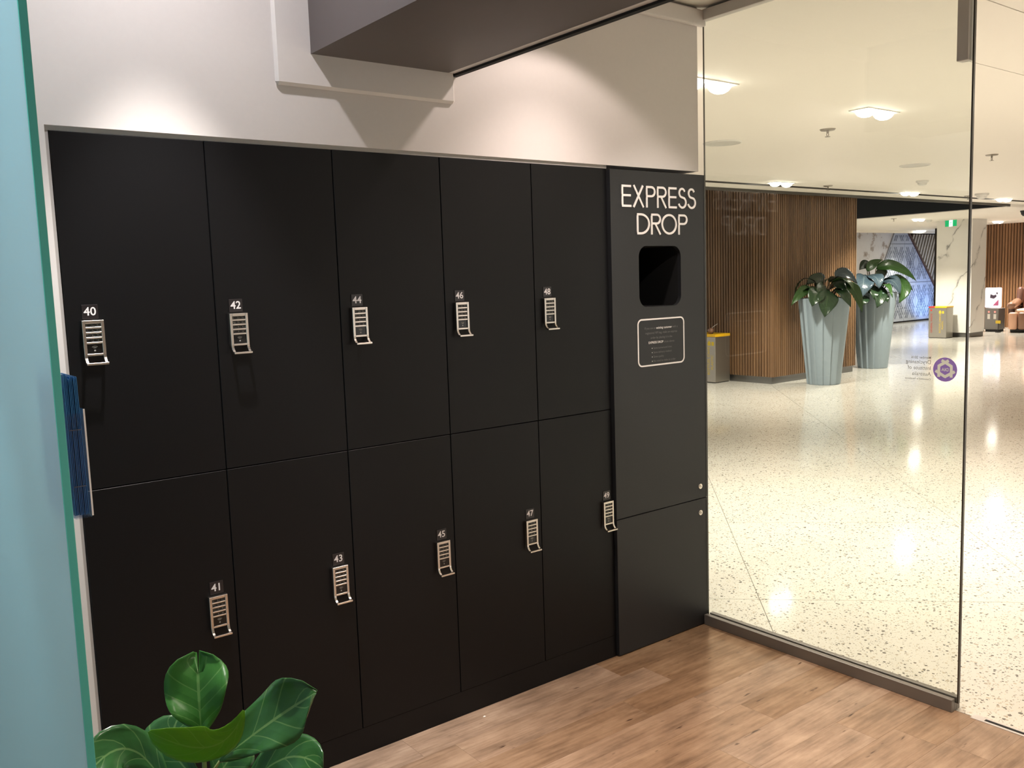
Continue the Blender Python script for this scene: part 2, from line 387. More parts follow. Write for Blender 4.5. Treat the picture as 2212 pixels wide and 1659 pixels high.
M['poster_ink'] = mat('poster_ink', (.10, .07, .12), .5)
M['poster_pink'] = mat('poster_pink', (.55, .12, .25), .5, emit=(.5, .1, .25), estr=.3)
M['led_red'] = mat('red_led', (.6, .1, .08), .4, emit=(1, .25, .2), estr=1.5)
M['paper'] = mat('paper_scrap', (.8, .78, .72), .6)

# ------------------------------------------------------------------ the shop shell
LW = 0.4; TOP = 1.993; MIDZ = 1.040; BOT = 0.092; BX0, BX1, BF = 1.984, 2.552, -0.0172
GX = 2.545
fl = MB().box(-3, GX-.002, -5, .5, -.05, -.006).build('floor', M['subfloor_shop'])
tag(fl, 'brown wood-look plank floor inside the shop', 'floor', kind='structure')
PW, PL = 0.152, 0.92
full = MB().box(.0003, PL-.0003, .0003, PW-.0003, -.006, 0).mesh('plank', M['plank'])
row = 0; y = 0.0
while y > -3.6:
    y -= PW; x = -1.6 - random.random()*PL; row += 1
    while x < GX-.004:
        if x+PL <= GX-.004: inst('plank', full, fl, (x, y, 0))
        else: MB().box(.0003, GX-.003-x, .0003, PW-.0003, -.006, 0).build('plank', M['plank'], fl, loc=(x, y, 0))
        x += PL
# wall with the locker opening
wb = MB(); wb.box(-3, 2.522, -.004, .12, 2.0065, 3.05); wb.box(-3, -.0105, -.004, .12, 0, 2.0065)
tag(wb.build('wall_back', M['white_wall']), 'white painted wall above and left of the black lockers', 'wall', kind='structure')
tag(MB().box(-3.1, -3, -5, .12, 0, 3.05).build('wall_left', M['white_wall']), 'white shop wall beyond the frosted screen', 'wall', kind='structure')
tag(MB().box(-3.1, 2.55, -5.1, -5, 0, 3.05).build('wall_front', M['white_wall']), 'white shop wall behind the viewer', 'wall', kind='structure')
tag(MB().box(2.44, 2.522, .46, 9, 0, 3.05).build('wall_right', M['white_wall']), 'white end wall behind the lockers towards the mall', 'wall', kind='structure')
tr = MB(); tr.box(-.0105, BX0, .002, .03, TOP+.001, 2.0065); tr.box(-.0105, -.0015, .004, .03, 0, TOP+.001)
tag(tr.build('trim_1', M['grey_trim']), 'thin grey filler strip round the locker opening', 'trim', kind='structure')
tag(MB().box(0, BX0-.002, .0006, .03, 0, BOT-.0008).build('baseboard_back', M['locker']), 'black kickboard under the lower lockers', 'baseboard', kind='structure')
ce = MB().box(-3, .738, -5, 0, 3.0, 3.05); ce.box(1.28, GX+.02, -5, 0, 2.68, 2.73)
tag(ce.build('ceiling', M['ceil']), 'beige shop ceiling either side of the dark beam', 'ceiling', kind='structure')
# raised plate where the beam meets the wall, the beam and its edge trims
tag(MB().box(.622, 1.264, -.022, -.004, 2.170, 3.0).build('trim_2', M['white_wall'], bevel=.014, seg=1), 'raised white plate on the wall round the beam end', 'trim', kind='structure')
bm = MB().box(.738, 1.238, -5, -.022, 2.27, 3.05).build('trim_3', M['beam'])
tag(bm, 'dark taupe ceiling beam running out from the wall', 'beam', kind='structure')
MB().box(1.238, 1.262, -5, -.022, 2.2695, 2.70).build('edge_strip', M['white_wall'], bm)
MB().box(1.262, 1.281, -5, -.006, 2.262, 2.70).build('shadow_gap', M['black_gap'], bm)
tag(MB().box(1.30, 2.548, -.032, -.004, 2.602, 2.668).build('trim_4', M['white_wall'], bevel=.006), 'white cornice strip at the top of the wall by the glass', 'trim', kind='structure')

# recessed shop spots
for label, x, yy, z, heads in SHOP_LAMPS:
    t = empty('recessed_spotlight', (x, yy, z)); tag(t, label, 'spotlight', 'recessed shop spotlights')
    MB().lathe([(.045, .02), (.045, -.004), (.058, -.004), (.058, 0)], 24).build('trim_ring', M['white_plastic'], t, True)
    MB().cyl((0, 0, .015), (0, 0, .018), .044, n=20).build('lens', M['lamp_on'], t)
    for p, a, bl, c, *aim in heads:
        tg = (Vector(aim[0])-Vector((x, yy, z))) if aim else Vector((0, 0, -1))
        lamp('lamp', (0, 0, -.012), tg, p, c, a, bl, .03, t)

# ------------------------------------------------------------------ glass front
wn = empty('window_1', (GX, 0, 0)); tag(wn, 'full-height clear glass pane in bronze channels beside the drop cabinet', 'window', kind='structure')
pb = MB().box(-.005, .005, -1.143, -.0185, .03, 2.64); pb.m = [1, 1, 1, 0, 1, 0]
pb.build('pane', [M['glass'], M['glass_edge']], wn)
MB().box(-.0055, .0055, -1.1485, -1.1435, .03, 2.66).build('glass_edge', M['glass_edge'], wn)
r = MB().box(-.030, -.007, -1.137, -.019, 0, .046); r.box(.007, .030, -1.137, -.02, 0, .046); r.box(-.007, .007, -1.137, -.02, 0, .03)
r.build('bottom_channel', M['rail'], wn, bevel=.002)
r = MB().box(-.018, .018, -1.143, -.02, 2.625, 2.668); r.build('top_channel', M['alu'], wn, bevel=.002)
MB().box(-.02, .02, -1.136, -1.098, 2.236, 2.668).build('hanging_bracket', M['alu'], wn, bevel=.002)
ft = empty('trim_5', (GX+.002, -1.29, 0)); tag(ft, 'metal floor track with a dark slot at the shop entrance', 'track', kind='structure')
MB().box(-.018, .018, -.16, .095, -.01, .0015).build('track_plate', M['alu'], ft)
MB().box(-.007, .007, -.16, .052, -.0095, .002).build('slot', M['black_gap'], ft)

# ------------------------------------------------------------------ lockers
# keypad lock built once: x 0..w across, z 0..h up, y negative towards the viewer
LKW, LKH = .055, .116
def lock_meshes():
    fr = MB(); d0, d1 = -.014, 0; SR = .0080
    fr.box(0, SR, d0, d1, .021, LKH); fr.box(LKW-SR, LKW, d0, d1, .021, LKH); fr.box(SR, LKW-SR, d0, d1, LKH-.0085, LKH)
    fr.box(SR, LKW-SR, d0, d1, .021, .0268)
    rows = [LKH-.0085-.0135*(k+1) for k in range(4)]
    for z in rows: fr.box(SR, LKW-SR, d0, d1, z, z+.0046)
    fr.box(SR, LKW-SR, -.004, d1, .0268, LKH-.0085)
    frame = fr.mesh('keypad_lock', M['chrome'])
    hd = MB()
    path = [(-.0072, .0235), (-.0085, .015), (-.0125, .008), (-.0185, .003), (-.027, .0005)]
    for x0 in (0, LKW-.0076):
        for (a, b) in zip(path[:-1], path[1:]):
            vs = []
            for (yy, zz) in (a, b):
                vs += [(x0, yy-.0066, zz+.0012), (x0+.0076, yy-.0066, zz+.0012), (x0+.0076, yy, zz-.0018), (x0, yy, zz-.0018)]
            hd.add(vs, [(0, 1, 5, 4), (1, 2, 6, 5), (2, 3, 7, 6), (3, 0, 4, 7), (0, 3, 2, 1), (4, 5, 6, 7)])
    hd.box(0, LKW, -.0345, -.0270, -.0025, .0032)
    handle = hd.mesh('pull_handle', M['chrome'])
    rd = MB().box(.0083, LKW-.0083, -.0105, -.004, .0270, rows[3]-.0002)
    cz = .036; cx = LKW/2
    for rr in (.004, .007, .010):
        pts = [(cx+rr*math.cos(math.radians(a)), cz+.003+rr*.8*math.sin(math.radians(a))) for a in range(45, 136, 15)]
        ribbon(rd, pts, .0012, lambda x, z: (x, -.0107, z), (0, .0001, 0), mi=1)
    rd.box(cx-.002, cx+.002, -.0107, -.0105, cz-.003, cz+.001, mi=1)
    reader = rd.mesh('reader_panel', [M['reader'], M['key_print']])
    keys = []
    labels = ['1', '2abc', '3def', '4ghi', '5jkl', '6mno', '7pqrs', '8tuv', '9wxyz', '*', '0', '#']
    kw = (LKW-.0160)/3
    for i, s in enumerate(labels):
        r_, c_ = divmod(i, 3); x0 = .0080+c_*kw+.0004; z0 = rows[r_]+.0048
        kb = MB().box(x0, x0+kw-.0008, -.0115, -.004, z0, z0+.0084)
        text_mb(kb, s[0], .0066, lambda x, y, X=x0, Z=z0: (X+.0016+x, -.0117, Z+.0020+y), mi=1)
        if len(s) > 1: text_mb(kb, s[1:], .0036, lambda x, y, X=x0, Z=z0: (X+.0054+x, -.0117, Z+.0022+y), mi=1)
        keys.append(kb.mesh('key', [M['key'], M['key_print']]))
    return frame, handle, reader, keys
LOCK = lock_meshes()
def bev(o, wd, seg=2):
    b = o.modifiers.new('bevel', 'BEVEL'); b.width = wd; b.segments = seg; b.limit_method = 'ANGLE'
    return o
plate_me = None
POS = ('leftmost', 'second', 'middle', 'fourth', 'rightmost')
def locker(num, col, upper):
    x0 = col*LW; DW = LW if col < 4 else BX0-.002-x0
    z0, z1 = (MIDZ+.0015, TOP) if upper else (BOT, MIDZ-.0015)
    t = empty('locker', (x0, 0, z0))
    rown = 'upper' if upper else 'lower'
    tag(t, f'{POS[col]} black locker of the {rown} row, numbered {num}', 'locker', 'numbered black lockers')
    H = z1-z0
    MB().box(.0016, DW-.0016, 0, .018, 0, H).build('door', M['locker'], t, bevel=.0008, seg=1)
    MB().box(.001, DW-.001, .0185, .45, .0, H-.001).build('carcass', M['carcass'], t)
    lx = .036 if upper else .3165
    lz = (1.384 if upper else .552)-z0
    lk = bev(inst('keypad_lock', LOCK[0], t, (lx, -.0002, lz)), .0007, 1)
    bev(inst('pull_handle', LOCK[1], lk), .0006, 1); inst('reader_panel', LOCK[2], lk)
    for k in LOCK[3]: inst('key', k, lk)
    px = lx+(.0045 if upper else .0075); pz = lz+LKH+.004
    pl = MB().box(0, .0405, -.0018, 0, 0, .038).build('number_plate', M['plate'], t, bevel=.0012, seg=2, loc=(px, -.0001, pz))
    nm = text_mb(MB(), str(num), .0315, lambda x, y: (.0203+x, -.0021, .0095+y), align='CENTER', bold=.014)
    nm.build('numeral', M['numeral'], pl)
for c in range(5):
    locker(40+2*c, c, True); locker(41+2*c, c, False)

# ------------------------------------------------------------------ express drop cabinet
dc = empty('drop_cabinet', (BX0, BF, 0))
tag(dc, 'charcoal drop-off cabinet with cream EXPRESS DROP lettering and a black chute', 'cabinet')
def P(x, z, dy=0): return (x-BX0, dy, z)
W_ = BX1-BX0; hx0, hx1, hz0, hz1, hr = 2.137-BX0, 2.389-BX0, 1.443, 1.692, .045
pn = MB(); z0, z1 = .585, 1.991; th = .018
pn.box(0, hx0, 0, th, z0, z1); pn.box(hx1, W_, 0, th, z0, z1); pn.box(hx0, hx1, 0, th, z0, hz0); pn.box(hx0, hx1, 0, th, hz1, z1)
for cx, cz, sx, sz in ((hx0, hz0, 1, 1), (hx1, hz0, -1, 1), (hx0, hz1, 1, -1), (hx1, hz1, -1, -1)):
    arc = [(cx+sx*(hr-hr*math.cos(math.radians(a))), cz+sz*(hr-hr*math.sin(math.radians(a)))) for a in range(0, 91, 10)]
    poly = [(cx, cz)]+arc
    if sx*sz < 0: poly = poly[::-1]
    pn.prism([(a, 0, b) for a, b in poly], (0, th, 0))
pn.build('front_panel', M['drop'], dc)
MB().box(0, W_, 0, th, .004, .581).build('lower_door', M['drop'], dc, bevel=.001, seg=1)
b = MB(); b.box(0, .016, th, .45, 0, 1.991); b.box(W_-.03, W_-.014, th, .45, 0, 1.991); b.box(.016, W_-.03, th, .45, 1.975, 1.991); b.box(.016, W_-.03, .43, .45, 0, 1.975)
b.build('carcass', M['drop'], dc)
ch = MB(); e = .012
ch.box(hx0-e, hx0, th, .3, hz0-e, hz1+e); ch.box(hx1, hx1+e, th, .3, hz0-e, hz1+e); ch.box(hx0, hx1, th, .3, hz1, hz1+e); ch.box(hx0, hx1, th, .3, hz0-e, hz0); ch.box(hx0-e, hx1+e, .3, .31, hz0-e, hz1+e)
ch.build('chute', M['black_gap'], dc)
for z in (.639, .520):
    k = MB().cyl((0, 0, 0), (0, -.004, 0), .0125, .0115, 20).build('cam_lock', M['chrome'], dc, loc=(2.4975-BX0, 0, z))
    MB().cyl((0, -.004, 0), (0, -.0062, 0), .0068, n=16).build('lock_barrel', M['chrome'], k)
    MB().box(-.001, .001, -.0066, -.0061, -.004, .004).build('keyhole', M['black_gap'], k)
# lettering: every letter drawn from strokes in its own box
def arc(cx, cy, rx, ry, a0, a1, n=12): return [(cx+rx*math.cos(math.radians(a0+(a1-a0)*i/n)), cy+ry*math.sin(math.radians(a0+(a1-a0)*i/n))) for i in range(n+1)]
def glyph(ch, w_, h, s):
    k = s/2; x1, y1 = w_-k, h-k
    if ch == 'E': return [[(0, y1), (w_, y1)], [(0, h*.53), (w_*.96, h*.53)], [(0, k), (w_, k)], [(k, 0), (k, h)]]
    if ch == 'X': return [[(k*1.2, 0), (w_-k*1.6, h)], [(k*1.6, h), (w_-k*1.2, 0)]]
    if ch in 'PR':
        r_ = (h*.46)/2; q = [[(k, 0), (k, h)], [(0, y1), (w_-r_-k, y1)] + arc(w_-r_-k, y1-r_+k*.4, r_, r_-k*.4, 90, -90, 14) + [(0, y1-2*r_+k*.8)]]
        if ch == 'R': q.append([(w_*.40, y1-2*r_+k*.8), (w_-k*.9, 0)])
        return q
    if ch == 'D': return [[(k, 0), (k, h)], [(0, y1), (w_*.30, y1)] + arc(w_*.30, h/2, w_*.70-k, h/2-k, 90, -90, 20) + [(0, k)]]
    if ch == 'O': return [arc(w_/2, h/2, w_/2-k, h/2-k, 0, 360, 36)]
    if ch == 'S':
        ru = (h*.46-k)/2; rl = (h*.54-k)/2; cu = h-k-ru; cl = k+rl
        return [arc(w_*.48, cu, w_*.40-k, ru, 20, 180, 12) + arc(w_*.48, cu, w_*.40-k, ru, 180, 250, 6)[1:] + arc(w_*.5, cl, w_*.5-k, rl, 62, 0, 6) + arc(w_*.5, cl, w_*.5-k, rl, 0, -165, 14)[1:]]
    return []
WORDS = [('EXPRESS', [(2.0437, 2.0971), (2.1056, 2.1717), (2.1823, 2.2377), (2.2466, 2.3037), (2.3139, 2.365), (2.3733, 2.4265), (2.4317, 2.4859)], 1.846, .0865),
         ('DROP', [(2.1271, 2.2022), (2.2091, 2.2677), (2.2712, 2.3644), (2.3733, 2.4309)], 1.738, .0845)]
for word, spans, zb, hh in WORDS:
    for c_, (a, b_) in zip(word, spans):
        g = MB()
        for si, st in enumerate(glyph(c_, b_-a, hh, .0086)):
            closed = c_ == 'O'
            ribbon(g, st[:-1] if closed else st, .0086, lambda x, y, A=a, Z=zb: P(A+x, Z+y, -.0035), (0, .0032, 0), closed, lift=.00012*si)
        g.build('letter', M['letter'], dc)
nt_ = MB(); ribbon(nt_, rrect(2.125, 2.402, 1.201, 1.392, .021), .0062, lambda x, z: P(x, z, -.0012), (0, .001, 0), True)
nt_.build('notice_border', M['letter'], dc)
lines = [(1.351, [('If you are an ', 0), ('existing customer', 1), (' with a', 0)]), (1.331, [('registered VIP bag, make an express', 0)]), (1.311, [('order by placing it in the', 0)]), (1.291, [('EXPRESS DROP', 1), (' chute above', 0)])]
def tw(s, size):
    m_ = text_mb(MB(), s, size, lambda x, y: (x, y, 0)); return max(v[0] for v in m_.v)
for z, segs in lines:
    sz = .0132; ws = [tw(s.strip(), sz)+.0035*(len(s)-len(s.strip())) for s, _ in segs]; x = 2.2635-sum(ws)/2
    for (s, bold), wd in zip(segs, ws):
        lead = .0035*(len(s)-len(s.lstrip()))
        text_mb(MB(), s.strip(), sz, lambda X, Y, A=x+lead, Z=z: P(A+X, Z+Y, -.0006), bold=.01 if bold else 0).build('notice_line', M['letter' if bold else 'grey_text'], dc)
        x += wd
for z, s in ((1.268, 'Same turnaround time'), (1.250, 'Same delivery method'), (1.232, 'Same quality'), (1.214, 'No need to make an order')):
    text_mb(MB(), s, .0122, lambda X, Y, Z=z: P(2.214+X, Z+Y, -.0006)).build('notice_line', M['grey_text'], dc)
    MB().prism([P(2.2065+.0019*math.cos(a), z+.0035+.0019*math.sin(a), -.0006) for a in [2*math.pi*i/10 for i in range(10)]], (0, .0003, 0)).build('bullet', M['letter'], dc)

# ------------------------------------------------------------------ frosted glass screen with leaflet holder
fs = empty('frosted_screen', (-.264, -1.2, 0)); tag(fs, 'turquoise frosted glass screen standing at the left edge', 'glass screen')
MB().box(-.0005, .0105, .0025, 1.19, .0, 2.45).build('glass_sheet', M['frost'], fs)
MB().box(-.0008, .0108, 0, .0025, .0, 2.45).build('polished_edge', M['frost_edge'], fs, bevel=.0008, seg=1)
lh = empty('leaflet_holder', (-.252, -1.196, 1.245)); tag(lh, 'clear acrylic leaflet holder fixed to the frosted screen', 'leaflet holder')
h = MB(); h.box(0, .0022, .0, .115, 0, .21); h.box(.0245, .0265, .0, .115, .0, .158); h.box(.0022, .0245, 0, .115, -.002, .0)
h.box(.0022, .0245, 0, .002, 0, .152); h.box(.0022, .0245, .113, .115, 0, .152)
h.build('holder_shell', M['acrylic'], lh)
MB().box(.0245, .0268, -.0006, .0006, .0, .158).build('polished_rim', M['letter'], lh)
for z in (.045, .128): MB().box(.004, .020, -.0006, -.0001, z, z+.0012).build('divider_line', M['vinyl_grey'], lh)
for i in range(9):
    x = .003+i*.0023; lean = .004*i/9; hgt = .205+random.uniform(-.003, .003) if i > 1 else .21
    lf = MB(); lf.prism([(x, .003, .002), (x+.0009, .003, .002), (x+.0009-lean*.4, .003, hgt), (x-lean*.4, .003, hgt)], (0, .1, 0))
    o = lf.build('leaflet', M['blue_card'], loc=(-.252, -1.196+.001*(i % 3), 1.245))
    tag(o, 'blue leaflet standing in the clear acrylic holder', 'leaflet', 'blue leaflets in the acrylic holder')

# ------------------------------------------------------------------ leaves
def leaf(name, b, m, t, wd, nrm, mt, parent, org, prof, cup=.25, wave=.05, nt_=13, notch=0, nu=4, ph=0):
    b, m, t = Vector(b), Vector(m), Vector(t); c = m*2-(b+t)*.5; nrm = Vector(nrm).normalized(); org = Vector(org)
    mb = MB(); mb.uv = []; rows = []
    for i in range(nt_+1):
        s = i/nt_; p = b*(1-s)**2 + c*(2*s*(1-s)) + t*s*s
        tg = ((c-b)*(1-s)+(t-c)*s).normalized(); sd = tg.cross(nrm).normalized(); nn = sd.cross(tg)
        hw = wd/2*prof(s)
        for k in range(-nu, nu+1):
            u = k/nu; pull = 0
            if notch and s > .78: pull = -notch*max(0, 1-abs(u-.1)*3.2)*(s-.78)/.22
            q = p + sd*(u*hw) + nn*(cup*abs(u)**1.5*hw + wave*wd*math.sin(s*11+ph+u*2.2)*u*u) + tg*pull
            mb.v.append(tuple(q-org)); mb.uv.append((.5+u*.5, s))
    n = 2*nu+1
    for i in range(nt_):
        for k in range(2*nu):
            mb.f.append((i*n+k, i*n+k+1, (i+1)*n+k+1, (i+1)*n+k)); mb.m.append(0)
    o = mb.build(name, mt, parent, True)
    sdm = o.modifiers.new('thick', 'SOLIDIFY'); sdm.thickness = .0012; sdm.offset = 0
    return o
fiddle = lambda s: max(.02, math.sin(math.pi*min(1, s**1.6*.985+.008))**.62 if s > 0 else .04)
def philop(s):
    return max(.02, (math.sin(math.pi*s**.78)**.95) if 0 < s < 1 else .02)
# fiddle-leaf fig standing on the shop floor
FO = (-.036, -1.005, 0)
fg = empty('fiddle_leaf_fig', FO); tag(fg, 'fiddle-leaf fig with broad green leaves in front of lockers 40 and 41', 'potted plant')
cv = (-.61, -.79, .12)
FIG = [
 ((-.030, -.984, .748), (-.024, -.965, .815), (-.008, -.925, .886), .122, (-.55, -.82, .15), 'fig_mid', .30, .09, .055, 0),
 ((-.014, -1.025, .711), (.070, -1.054, .765), (.138, -1.123, .829), .118, (-.60, -.55, .62), 'fig', .18, .10, 0, 1),
 ((.010, -1.101, .829), (-.040, -1.062, .764), (-.136, -1.045, .819), .084, (-.45, -.85, -.30), 'fig_young', -.15, .015, 0, 2),
 ((-.023, -.951, .640), (-.052, -.878, .684), (-.026, -.842, .734), .118, (-.6, -.75, .3), 'fig', .15, .06, 0, 3),
 ((-.090, -1.001, .635), (-.140, -.926, .738), (-.232, -.965, .728), .085, (-.35, -.80, .55), 'fig', .1, .06, 0, 4),
 ((.013, -.988, .587), (.094, -1.038, .678), (.135, -1.139, .690), .085, (-.5, -.55, .65), 'fig', .1, .05, 0, 5),
 ((-.007, -.941, .620), (.032, -.940, .662), (.067, -.938, .692), .090, (-.7, -.65, .2), 'fig', .1, .05, 0, 6),
 ((-.04, -1.0, .50), (-.13, -1.05, .56), (-.23, -1.07, .52), .12, (0, -.3, 1), 'fig', .1, .05, 0, 7),
 ((-.03, -1.0, .44), (.07, -.93, .52), (.17, -.90, .49), .12, (0, -.3, 1), 'fig', .1, .05, 0, 8),
 ((-.04, -1.0, .40), (-.02, -1.10, .46), (.02, -1.21, .42), .11, (0, 0, 1), 'fig', .1, .05, 0, 9),
]
for b_, m_, t_, wd, nr, mk, cup, wv, notch, ph in FIG:
    leaf('leaf', b_, m_, t_, wd, nr, M[mk], fg, FO, fiddle, cup, wv, 15, notch, 5, ph)
st = MB().tube([(.0, .0, .22), (.006, .003, .45), (-.002, 0, .62), (.0, 0, .70), (.004, .004, .77)], [.011, .010, .007, .0045, .003], 8)
for i in (0, 1, 3, 4, 5, 6, 7, 8, 9):
    b_ = Vector(FIG[i][0])-Vector(FO); z = max(.25, b_.z-.04); st.tube([(0, 0, z), b_*.5+Vector((0, 0, z))*.5+Vector((0, 0, .0)), b_], .0028, 6)
st.build('stem', M['stem'], fg, True)
pot = MB().lathe([(0, 0), (.11, 0), (.135, .26), (.14, .28), (.128, .28), (.12, .24), (0, .24)], 32); pot.build('pot', M['fig_pot'], fg, True)
MB().lathe([(0, .243), (.119, .243)], 24).build('soil', M['soil'], fg)

# a scrap of paper on the planks
sc = MB().add([(-.006, -.002, .0006), (.002, -.004, .002), (.006, .001, .0008), (.001, .004, .003), (-.005, .003, .0007)], [(0, 1, 3), (1, 2, 3), (0, 3, 4)])
tag(sc.build('paper_scrap', M['paper'], loc=(1.258, -.060, .0005)), 'tiny white paper scrap on the planks below locker 45', 'paper scrap')

# ------------------------------------------------------------------ mall floor, ceiling
FX1, FY0, FY1 = 30, -8, 11.25
fm = MB().box(GX+.0, FX1, FY0, FY1, -.06, -.012).build('floor_mall', M['subfloor'])
tag(fm, 'polished cream terrazzo floor of the mall in large diagonal tiles', 'floor', kind='structure')
TS = 1.3855; g = .0016; R2 = math.sqrt(.5)
tfull = None
for i in range(-12, 32):
    for j in range(-14, 26):
        # tile between u=(x+y) lines and v=(x-y) lines
        u0 = 2.96*R2+i*TS; v0 = 2.945*R2+j*TS
        poly = [(u0+g, v0+g), (u0+g, v0+TS-g), (u0+TS-g, v0+TS-g), (u0+TS-g, v0+g)]
        xy = [((u+v)*R2, (u-v)*R2) for u, v in poly]
        c = (sum(p[0] for p in xy)/4, sum(p[1] for p in xy)/4)
        dx, dy = c[0]-CAM.x, c[1]-CAM.y; an = math.degrees(math.atan2(dx, dy))
        if an < 16 or an > 84 or c[0] > 27.5: continue
        if c[0] < 17 and c[1] > 7.2: continue
        q = xy
        for fn in (lambda p: p[0]-GX-.001, lambda p: FY1-p[1], lambda p: p[1]-FY0):
            if len(q) > 2: q = clip(q, fn)
        if len(q) < 3: continue
        ins = len(q) == 4 and all(abs(a[0]-b_[0])+abs(a[1]-b_[1]) < 1e-6 for a, b_ in zip(q, xy))
        if ins:
            if tfull is None:
                tfull = MB().prism([(p[0]-c[0], p[1]-c[1], 0) for p in q][::-1], (0, 0, -.012)).mesh('tile', M['terrazzo'])
                if tfull.polygons[0].normal.z < 0: tfull.flip_normals()
            inst('tile', tfull, fm, (c[0], c[1], 0))
        else:
            pp = [(p[0]-c[0], p[1]-c[1], 0) for p in q]
            ar = sum(pp[k][0]*pp[(k+1) % len(pp)][1]-pp[(k+1) % len(pp)][0]*pp[k][1] for k in range(len(pp)))
            if ar < 0: pp = pp[::-1]
            MB().prism(pp, (0, 0, -.012)).build('tile', M['terrazzo'], fm, loc=(c[0], c[1], 0))
# outskirts of the same floor
o_ = MB()
o_.box(GX+.01, FX1, FY0, FY1, -.0125, -.0118); ot = o_.build('far_paving', M['terrazzo'], fm); ot['kind'] = 'stuff'

CZ, CZ2 = 2.65, 2.60
cm = MB()
ya = [-8, -.790, -.783, -.2165, -.2095, 4.33, 4.40, 4.80]
cm.box(GX+.02, 30, -8, -.790, CZ, CZ+.1); cm.box(GX+.02, 30, -.783, -.2165, CZ, CZ+.1)
cm.box(GX+.02, 4.45, -.2165, -.2095, CZ, CZ+.1); cm.box(GX+.02, 30, -.2095, 4.33, CZ, CZ+.1); cm.box(GX+.02, 30, 4.39, 4.80, CZ, CZ+.1)
cm.box(16.5, 30, 4.835, 11.3, CZ2, CZ2+.012); cm.box(16.6, 30, 4.80, 4.835, CZ2, CZ+.05)
co = cm.build('ceiling_mall', M['ceil_mall']); tag(co, 'cream plaster mall ceiling with a dark shadow gap', 'ceiling', kind='structure')
gp = MB().box(GX+.02, 30, 4.33, 4.39, CZ+.06, CZ+.1); gp.box(GX+.02, 30, 4.38, 4.392, CZ-.0005, CZ+.06); gp.box(GX+.02, 30, -.790, -.783, CZ+.03, CZ+.06); gp.box(4.45, 30, -.2165, -.2095, CZ+.03, CZ+.06)
gp.build('shadow_gap', M['slat_back'], co)  # dark liner: the shade inside the ceiling grooves is put into its colour
vd = MB().box(GX+.02, 16.5, 4.80, 11.3, 3.3, 3.35); vd.box(2.55, 16.5, 11.3, 11.35, 2.6, 3.35); vd.box(16.5, 16.52, 4.8, 11.3, CZ2+.013, 3.35); vd.box(GX+.02, 16.5, 4.79, 4.80, CZ+.1, 3.35)
tag(MB().box(GX+.02, 16.6, 4.80, 4.83, 2.612, CZ).build('trim_8', M['fascia']), 'dark bronze fascia along the edge of the mall ceiling', 'trim', kind='structure')
tag(MB().box(GX+.02, 30, 4.35, 4.362, 2.634, CZ).build('trim_9', M['fascia']), 'thin dark bar along the mall ceiling before the cream strip', 'trim', kind='structure')
tag(vd.build('trim_6', M['void']), 'black ceiling recess above the timber wall', 'ceiling recess', kind='structure')
for x0, x1, yy in ((12.6, 13.6, 5.0), (14.2, 16.0, 4.98)):
    tag(MB().box(x0, x1, yy, yy+.06, 2.70, 2.76).build('trim_7', M['white_plastic']), 'pale duct strip inside the black ceiling recess', 'duct', kind='structure')

# ------------------------------------------------------------------ timber walls
def slat_wall(name, label, runs, z0, z1, pitch, sw, dp, m_slat, core):
    t = empty(name, (0, 0, 0)); tag(t, label, 'wall', kind='structure')
    c = MB(); c.box(*core); c.build('backing', M['slat_back'], t)
    for (ax, fixed, a0, a1, sign) in runs:
        s = MB(); n = int((a1-a0)/pitch)
        for i in range(n):
            p = a0+i*pitch
            if ax == 'y': s.box(min(fixed, fixed+sign*dp), max(fixed, fixed+sign*dp), p, p+sw, z0, z1)
            else: s.box(p, p+sw, min(fixed, fixed+sign*dp), max(fixed, fixed+sign*dp), z0, z1)
        so = s.build('slat_panel', m_slat, t); so['kind'] = 'stuff'
    return t
tw_ = slat_wall('wall_mall_left', 'walnut slatted wall block with steel plinth in the mall', [('y', 10.105, 5.115, 7.6, -1), ('x', 5.160, 10.065, 12.2, -1)], .10, 3.2, .048, .027, .05, M['slat'], (10.105, 12.18, 5.160, 7.6, .1, 3.25))
MB().box(10.085, 12.13, 5.14, 7.6, 0, .1).build('plinth', M['plinth'], tw_)
tf = slat_wall('wall_mall_far', 'warm walnut slatted wall behind the massage chair', [('y', 23.3, 1.0, 9.6, -1)], .0, 2.6, .07, .05, .04, M['slat_far'], (23.3, 23.5, 1.0, 9.6, 0, 2.6))

# ------------------------------------------------------------------ marble column
mc = empty('marble_column', (19.95, 7.275, 0)); tag(mc, 'square white marble column with grey veins', 'column', kind='structure')
MB().box(-.33, .33, -.395, .395, .1, 2.6).build('marble_cladding', M['marble'], mc)
MB().box(-.315, .315, -.38, .38, 0, .1).build('plinth', M['plinth'], mc)

